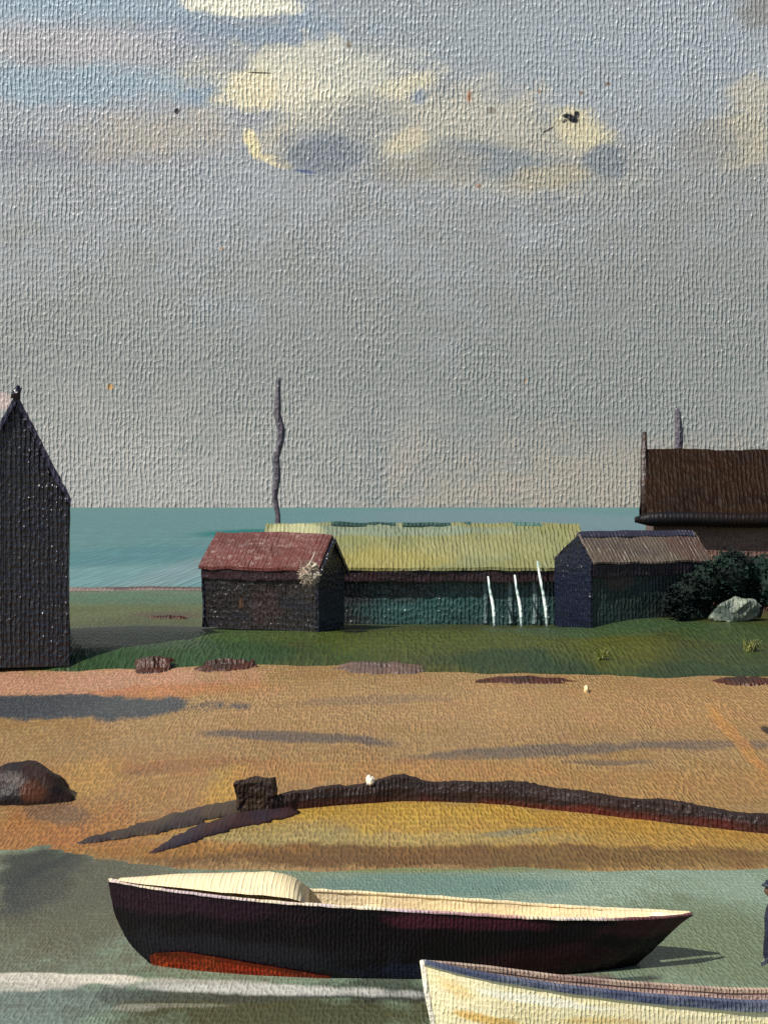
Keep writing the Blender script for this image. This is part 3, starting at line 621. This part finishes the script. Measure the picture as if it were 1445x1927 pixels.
bm = bmesh.new(); boat_shell(bm, st); wob(bm, .012, 2., 1); wob(bm, .012, 9., 1); hull = obj('hull', bm, M_hull, t, True)
# red bottom paint showing at the bow end
M_red = paint('red_bottom', (158, 54, 22), 20, tint=(120, 42, 22), illum=.62, relief=.5, var=.25)
bm = bmesh.new(); rings = []
zt = [(-3.9, .08), (-3.7, .25), (-3.2, .34), (-2.4, .27), (-1.6, .16), (-.9, .05)]
def side_pt(x, z, off):                               # point on the near side of the hull
    best = None
    for s in st:
        for a in s[0]:
            d = abs(a.x-x)+abs(a.z-z)*1.2
            if best is None or d < best[0]: best = (d, a)
    return best[1]
def near_y(x, z):
    lo = None
    cand = []
    for s in st:
        row = s[0]
        for a, b in zip(row, row[1:]):
            if (a.z-z)*(b.z-z) <= 0 and abs(b.z-a.z) > 1e-6:
                k = (z-a.z)/(b.z-a.z); cand.append((lerp(a.x, b.x, k), lerp(a.y, b.y, k))); break
    cand.sort()
    return interp(cand, x)
g = []
for i in range(25):
    q = i/24; x = lerp(-3.78, -.85, q); top = interp(zt, x)
    row = []
    for z in [lerp(-.12, top, j/4) for j in range(5)]:
        xx = max(x, interp(xl, z)+.03)
        row.append(bm.verts.new((xx, near_y(xx, z)-.02, z)))
    g.append(row)
for a, b in zip(g, g[1:]):
    for j in range(4): bm.faces.new((a[j], b[j], b[j+1], a[j+1]))
bmesh.ops.solidify(bm, geom=bm.faces[:], thickness=.012)
obj('bottom_paint', bm, M_red, hull, True)
M_cream = paint('cream_deck', (230, 210, 166), 21, tint=(214, 196, 160), relief=.3, var=.12, illum=1.1, patches=[(-2.5, 1.15, 1.2, .05, -.08, (214, 196, 206), .8, .8)])
sti = hull_pts(xl, xr, beam, [(a, b-.01) for a, b in sheer], keel, HE, .02, inset=.05, w0=.45)
bm = bmesh.new(); boat_shell(bm, sti)
fl = [[s[0][0] for s in sti], [s[1][0] for s in sti]]
va = [bm.verts.new(p) for p in fl[0]]; vb = [bm.verts.new(p) for p in fl[1]]
for i in range(len(va)-1): bm.faces.new((va[i], va[i+1], vb[i+1], vb[i]))
obj('inner_lining', bm, M_cream, t, True)
M_rail = paint('pale_rail', (190, 172, 176), 20, tint=(214, 198, 168), relief=.5, patches=[(1.3, .95, .9, .2, 0, (140, 70, 84), .7, .8), (4.6, .8, 1., .4, 0, (84, 34, 42), .95, .6)])
for sd in (0, 1):
    bm = bmesh.new(); rail(bm, st[1:-3], sd, .07, .022, -.005, .014); wob(bm, .012, 8., sd); obj('gunwale', bm, M_rail if sd == 0 else M_cream, t)
# raised foredeck at the left end
bm = bmesh.new(); rings = []
for i in range(15):
    q = i/14; x = lerp(-4.28, -1.25, q)
    rowst = min(st, key=lambda s: abs(s[0][-1].x-x)); n_, f_ = rowst[0][-1], rowst[1][-1]
    rise = interp([(0, .03), (.3, .16), (.8, .3), (.92, .26), (1, .02)], q)
    rings.append([bm.verts.new(Vector((x, lerp(n_.y, f_.y, k)*.985, lerp(n_.z, f_.z, k)+.025+rise*math.sin(math.pi*(.08+.86*k))*1.0+rise*k*.3))) for k in [j/8 for j in range(9)]])
for a, b in zip(rings, rings[1:]):
    for j in range(8): bm.faces.new((a[j], a[j+1], b[j+1], b[j]))
lo = [bm.verts.new(v.co-Vector((0, 0, .5))) for v in rings[-1]]
for j in range(8): bm.faces.new((rings[-1][j], rings[-1][j+1], lo[j+1], lo[j]))
bmesh.ops.recalc_face_normals(bm, faces=bm.faces[:])
obj('foredeck', bm, M_cream, t, True)
for x in (-.2, 1.3, 2.7):
    rs = min(st, key=lambda s: abs(s[0][-1].x-x)); a, b = rs[0][-1], rs[1][-1]
    bm = bmesh.new(); box(bm, x-.13, x+.13, a.y+.16, b.y-.1, -.03, .03)
    for v in bm.verts: v.co.z += lerp(a.z, b.z, (v.co.y-a.y)/(b.y-a.y))-.2
    obj('thwart', bm, M_cream, t)

# white boat
wo = Vector((0, 17.25, 0))
t = thing('white_boat', 'cream white rowing boat with blue rim in the lower right corner', 'boat', wo)
xl2 = [(-.5, 1.2), (0, .86), (.45, .69), (.9, .60), (1.3, .545)]
xr2 = [(-.5, 6.9), (0, 7.2), (.6, 7.5), (1.1, 7.6)]
beam2 = [(0, .02), (.05, .2), (.12, .36), (.25, .42), (.45, .48), (.65, .48), (.85, .42), (1, .34)]
sheer2 = [(0, 1.28), (.1, 1.17), (.25, 1.02), (.4, .915), (.6, .82), (.8, .82), (1, .9)]
keel2 = [(0, -.2), (.5, -.35), (1, -.25)]
st2 = hull_pts(xl2, xr2, beam2, sheer2, keel2, R(11), 0.)
wp = [(1.4, .62, .5, .07, -.1, (210, 160, 60), .85, .7), (1.0, .98, .25, .1, -.3, (226, 190, 116), .7, .8), (1.3, .45, .5, .04, 0, (236, 226, 200), .8, .7), (2.8, .65, .5, .06, 0, (206, 166, 80), .6, .8), (4., .5, 1.2, .12, 0, (216, 186, 112), .7, .9), (2.0, .92, .9, .06, -.12, (238, 230, 206), .8, .7)]
bm = bmesh.new(); boat_shell(bm, st2); wob(bm, .012, 2.2, 4); wob(bm, .01, 9., 4)
bm2 = [e for e in bm.edges if e.is_boundary]
h2 = obj('hull', bm, paint('cream_hull', (232, 216, 168), 17, patches=wp, sat=.8, tint=(226, 208, 152), relief=.38, var=.12, illum=1.05), t, True)
bm = bmesh.new(); tube(bm, [Vector((xx-.02, 0, z)) for z, xx in ((-.45, 1.16), (0, .86), (.45, .69), (.9, .60), (1.3, .54))], [.045, .045, .045, .045, .04], 7); obj('stem', bm, paint('stem_white', (226, 218, 200), 17, tint=(190, 180, 160), relief=.6, var=.3), t, True)
M_in2 = paint('pinkish_rim', (166, 146, 128), 17, tint=(130, 108, 100), relief=.5, var=.2)
M_blue = paint('blue_rim', (60, 66, 90), 17, tint=(92, 96, 110), relief=.5, var=.3)
for sd in (0, 1):
    bm = bmesh.new(); rings = []
    sg = -1 if sd == 0 else 1
    for i, s in enumerate(st2[1:]):
        p = s[sd][-1]; hh = interp([(0, .02), (.12, .035), (.3, .055), (.5, .1), (.75, .14), (1, .15)], i/len(st2))
        rings.append([bm.verts.new(p+Vector((0, sg*a, b))) for a, b in ((.03, -hh), (.035, .015), (-.06, .02), (-.06, -.03), (.0, -.03))])
    for a, b in zip(rings, rings[1:]):
        for j in range(5): bm.faces.new((a[j], a[(j+1) % 5], b[(j+1) % 5], b[j]))
    bm.faces.new(rings[0]); bm.faces.new(rings[-1]); bmesh.ops.recalc_face_normals(bm, faces=bm.faces[:])
    obj('gunwale', bm, M_blue if sd == 0 else M_in2, t)
M_in = paint('pinkish_lining', (176, 152, 140), 17, tint=(150, 128, 120), relief=.5, var=.2)
sti2 = hull_pts(xl2, xr2, beam2, sheer2, keel2, R(11), 0., inset=.045, w0=.35)
bm = bmesh.new(); boat_shell(bm, sti2)
va = [bm.verts.new(s[0][0]) for s in sti2]; vb = [bm.verts.new(s[1][0]) for s in sti2]
for i in range(len(va)-1): bm.faces.new((va[i], va[i+1], vb[i+1], vb[i]))
obj('inner_lining', bm, M_in, t, True)
bm = bmesh.new(); bm.faces.new([bm.verts.new(p) for p in st2[-1][0]+st2[-1][1][::-1][:-1]]); bmesh.ops.solidify(bm, geom=bm.faces[:], thickness=.05)
obj('transom', bm, M_in, t)
for x in (2.4, 4.1, 6.2):
    rs = min(st2, key=lambda s: abs(s[0][-1].x-x)); a, b = rs[0][-1], rs[1][-1]
    bm = bmesh.new(); box(bm, x-.12, x+.12, a.y+.12, b.y-.1, -.02, .02)
    for v in bm.verts: v.co.z += lerp(a.z, b.z, (v.co.y-a.y)/(b.y-a.y))-.22
    obj('thwart', bm, M_in, t)

bm = bmesh.new(); box(bm, 5.0, 6.05, -.44, .3, .56, .6)            # stern boards the person stands on
for v in bm.verts: v.co.z -= v.co.y*math.tan(R(3))
obj('stern_board', bm, M_in, t)
# ================================================================== PERSON standing in the white boat
def skin_mesh(name, verts, edges, radii, m, parent, sub=2, root=0):
    me = bpy.data.meshes.new(name); me.from_pydata([tuple(v) for v in verts], edges, []); me.materials.append(m)
    o = bpy.data.objects.new(name, me); COL.objects.link(o)
    if parent is not None: o.parent = parent
    md = o.modifiers.new('skin', 'SKIN'); md.use_smooth_shade = True
    for i, r in enumerate(radii):
        sv = me.skin_vertices[0].data[i]; sv.radius = (r, r) if not isinstance(r, tuple) else r; sv.use_root = (i == root)
    s = o.modifiers.new('sub', 'SUBSURF'); s.levels = sub; s.render_levels = sub
    return o
fx = 5.3; fy = 17.25; fz = .60
pv = [(0, 0, .93), (0, 0, 1.10), (.0, 0, 1.28), (.0, 0, 1.42), (0, 0, 1.50), (-.02, 0, 1.58), (-.03, 0, 1.70),      # 0-6 trunk, neck, head
      (0, -.19, 1.40), (-.04, -.24, 1.12), (-.16, -.24, .84),                                                      # 7-9 near arm: shoulder, elbow, wrist
      (0, .19, 1.40), (.02, .25, 1.12), (-.02, .24, .86),                                                           # 10-12 far arm
      (0, -.10, .86), (-.03, -.11, .48), (.0, -.11, .09), (-.17, -.12, .04),                                       # 13-16 near leg
      (0, .10, .86), (-.02, .12, .48), (.03, .12, .09), (-.14, .13, .04)]
pe = [(0, 1), (1, 2), (2, 3), (3, 4), (4, 5), (5, 6), (3, 7), (7, 8), (8, 9), (3, 10), (10, 11), (11, 12), (0, 13), (13, 14), (14, 15), (15, 16), (0, 17), (17, 18), (18, 19), (19, 20)]
pr = [(.135, .16), (.13, .155), (.135, .17), (.10, .13), .058, .088, .092, .07, .052, .03, .07, .052, .03, .085, .062, .045, .036, .085, .062, .045, .036]
def fingers(w, d, v, e, r, wi):                       # palm, four fingers and thumb at the wrist vertex wi
    w = Vector(w); d = Vector(d).normalized(); s = Vector((0, 1, 0)); n = d.cross(s).normalized()
    v.append(w+d*.075); e.append((wi, len(v)-1)); r.append((.024, .036)); pi = len(v)-1
    for k, ln in enumerate((.068, .078, .072, .058)):
        a = w+d*.09+s*(k-1.5)*.02; v += [a, a+d*ln*.55-n*.01, a+d*ln-n*.035]; i = len(v)
        e += [(pi, i-3), (i-3, i-2), (i-2, i-1)]; r += [.0095, .009, .008]
    v += [w+d*.035-s*.035, w+d*.075-s*.05-n*.015]; i = len(v); e += [(wi, i-2), (i-2, i-1)]; r += [.012, .009]
pv = [Vector(a) for a in pv]
fingers(pv[9], (-.45, .05, -.7), pv, pe, pr, 9); fingers(pv[12], (-.1, -.05, -1.), pv, pe, pr, 12)
M_cloth = paint('navy_cloth', (34, 40, 58), 17, tint=(24, 28, 42), relief=.5, var=.3, skew=.6)
M_skin = paint('weathered_skin', (104, 76, 62), 17, tint=(86, 62, 52), relief=.3, var=.15)
per = skin_mesh('person', pv, pe, pr, M_cloth, None); per.location = (fx, fy, fz)
tag(per, 'person in dark navy clothes and cap standing in the white boat', 'person')
# face, cap and jacket skirt
bm = bmesh.new(); q = bmesh.ops.create_uvsphere(bm, u_segments=20, v_segments=14, radius=1)['verts']
for v in q:
    x, y, z = v.co; k = 1-.18*max(0, -z)
    nose = .022*math.exp(-((y/.18)**2+((z+.1)/.25)**2)) if x < 0 else 0
    eye = -.008*math.exp(-(((abs(y)-.38)/.16)**2+((z-.12)/.14)**2)) if x < 0 else 0
    v.co = Vector((x*.105-nose-eye*1., y*.083*k, z*.125))+Vector((-.045, 0, 1.655))
face = obj('face', bm, M_skin, per, True)
bm = bmesh.new(); blob(bm, (-.03, 0, 1.745), (.125, .105, .06), .05, 1, 1, 3, -.4); tube(bm, [Vector((-.1, 0, 1.725)), Vector((-.16, 0, 1.715)), Vector((-.2, 0, 1.705))], [.07, .06, .02], 10)
for v in bm.verts:
    if v.co.x < -.14: v.co.z = 1.715+(v.co.z-1.715)*.25
obj('cap', bm, M_cloth, per, True)
bm = bmesh.new()
rings = [[bm.verts.new((math.cos(a)*rx, math.sin(a)*ry, z)) for a in [2*math.pi*j/16 for j in range(16)]] for z, rx, ry in ((.74, .17, .215), (.9, .165, .2), (1.05, .15, .18), (1.25, .155, .2), (1.38, .13, .2), (1.46, .085, .12))]
for a, b in zip(rings, rings[1:]):
    for j in range(16): bm.faces.new((a[j], a[(j+1) % 16], b[(j+1) % 16], b[j]))
bmesh.ops.recalc_face_normals(bm, faces=bm.faces[:]); obj('jacket', bm, M_cloth, per, True)

# ================================================================== CAMERA, LIGHT
cam = bpy.data.cameras.new('camera'); co = bpy.data.objects.new('camera', cam); COL.objects.link(co)
co.location = (0, 0, H); co.rotation_euler = (R(90), 0, 0)
cam.sensor_fit = 'VERTICAL'; cam.sensor_height = 36; cam.lens = 36*F/1927
cam.shift_y = -(1927/2-HY)/1927
cam.clip_start = .1; cam.clip_end = 6000
C.camera = co
Ld = Vector((-.55, -.37, .75)).normalized()
sun = bpy.data.lights.new('sun', 'SUN'); sun.energy = 5.; sun.angle = R(.6); sun.color = (1., .95, .86)
so = bpy.data.objects.new('sun', sun); COL.objects.link(so); so.rotation_euler = Ld.to_track_quat('Z', 'Y').to_euler(); so.location = (-30, -20, 60)
w = bpy.data.worlds.new('World'); C.world = w; w.use_nodes = True
n = w.node_tree.nodes; s = n.new('ShaderNodeTexSky'); s.sky_type = 'NISHITA'; s.sun_disc = False
s.sun_elevation = math.asin(Ld.z); s.sun_rotation = math.atan2(Ld.x, Ld.y)
w.node_tree.links.new(s.outputs[0], n['Background'].inputs[0]); n['Background'].inputs[1].default_value = .08
C.view_settings.view_transform = 'Standard'; C.view_settings.look = 'None'; C.view_settings.exposure = .38; C.view_settings.gamma = 1
C.render.engine = 'CYCLES'; C.cycles.use_denoising = False; C.cycles.max_bounces = 4
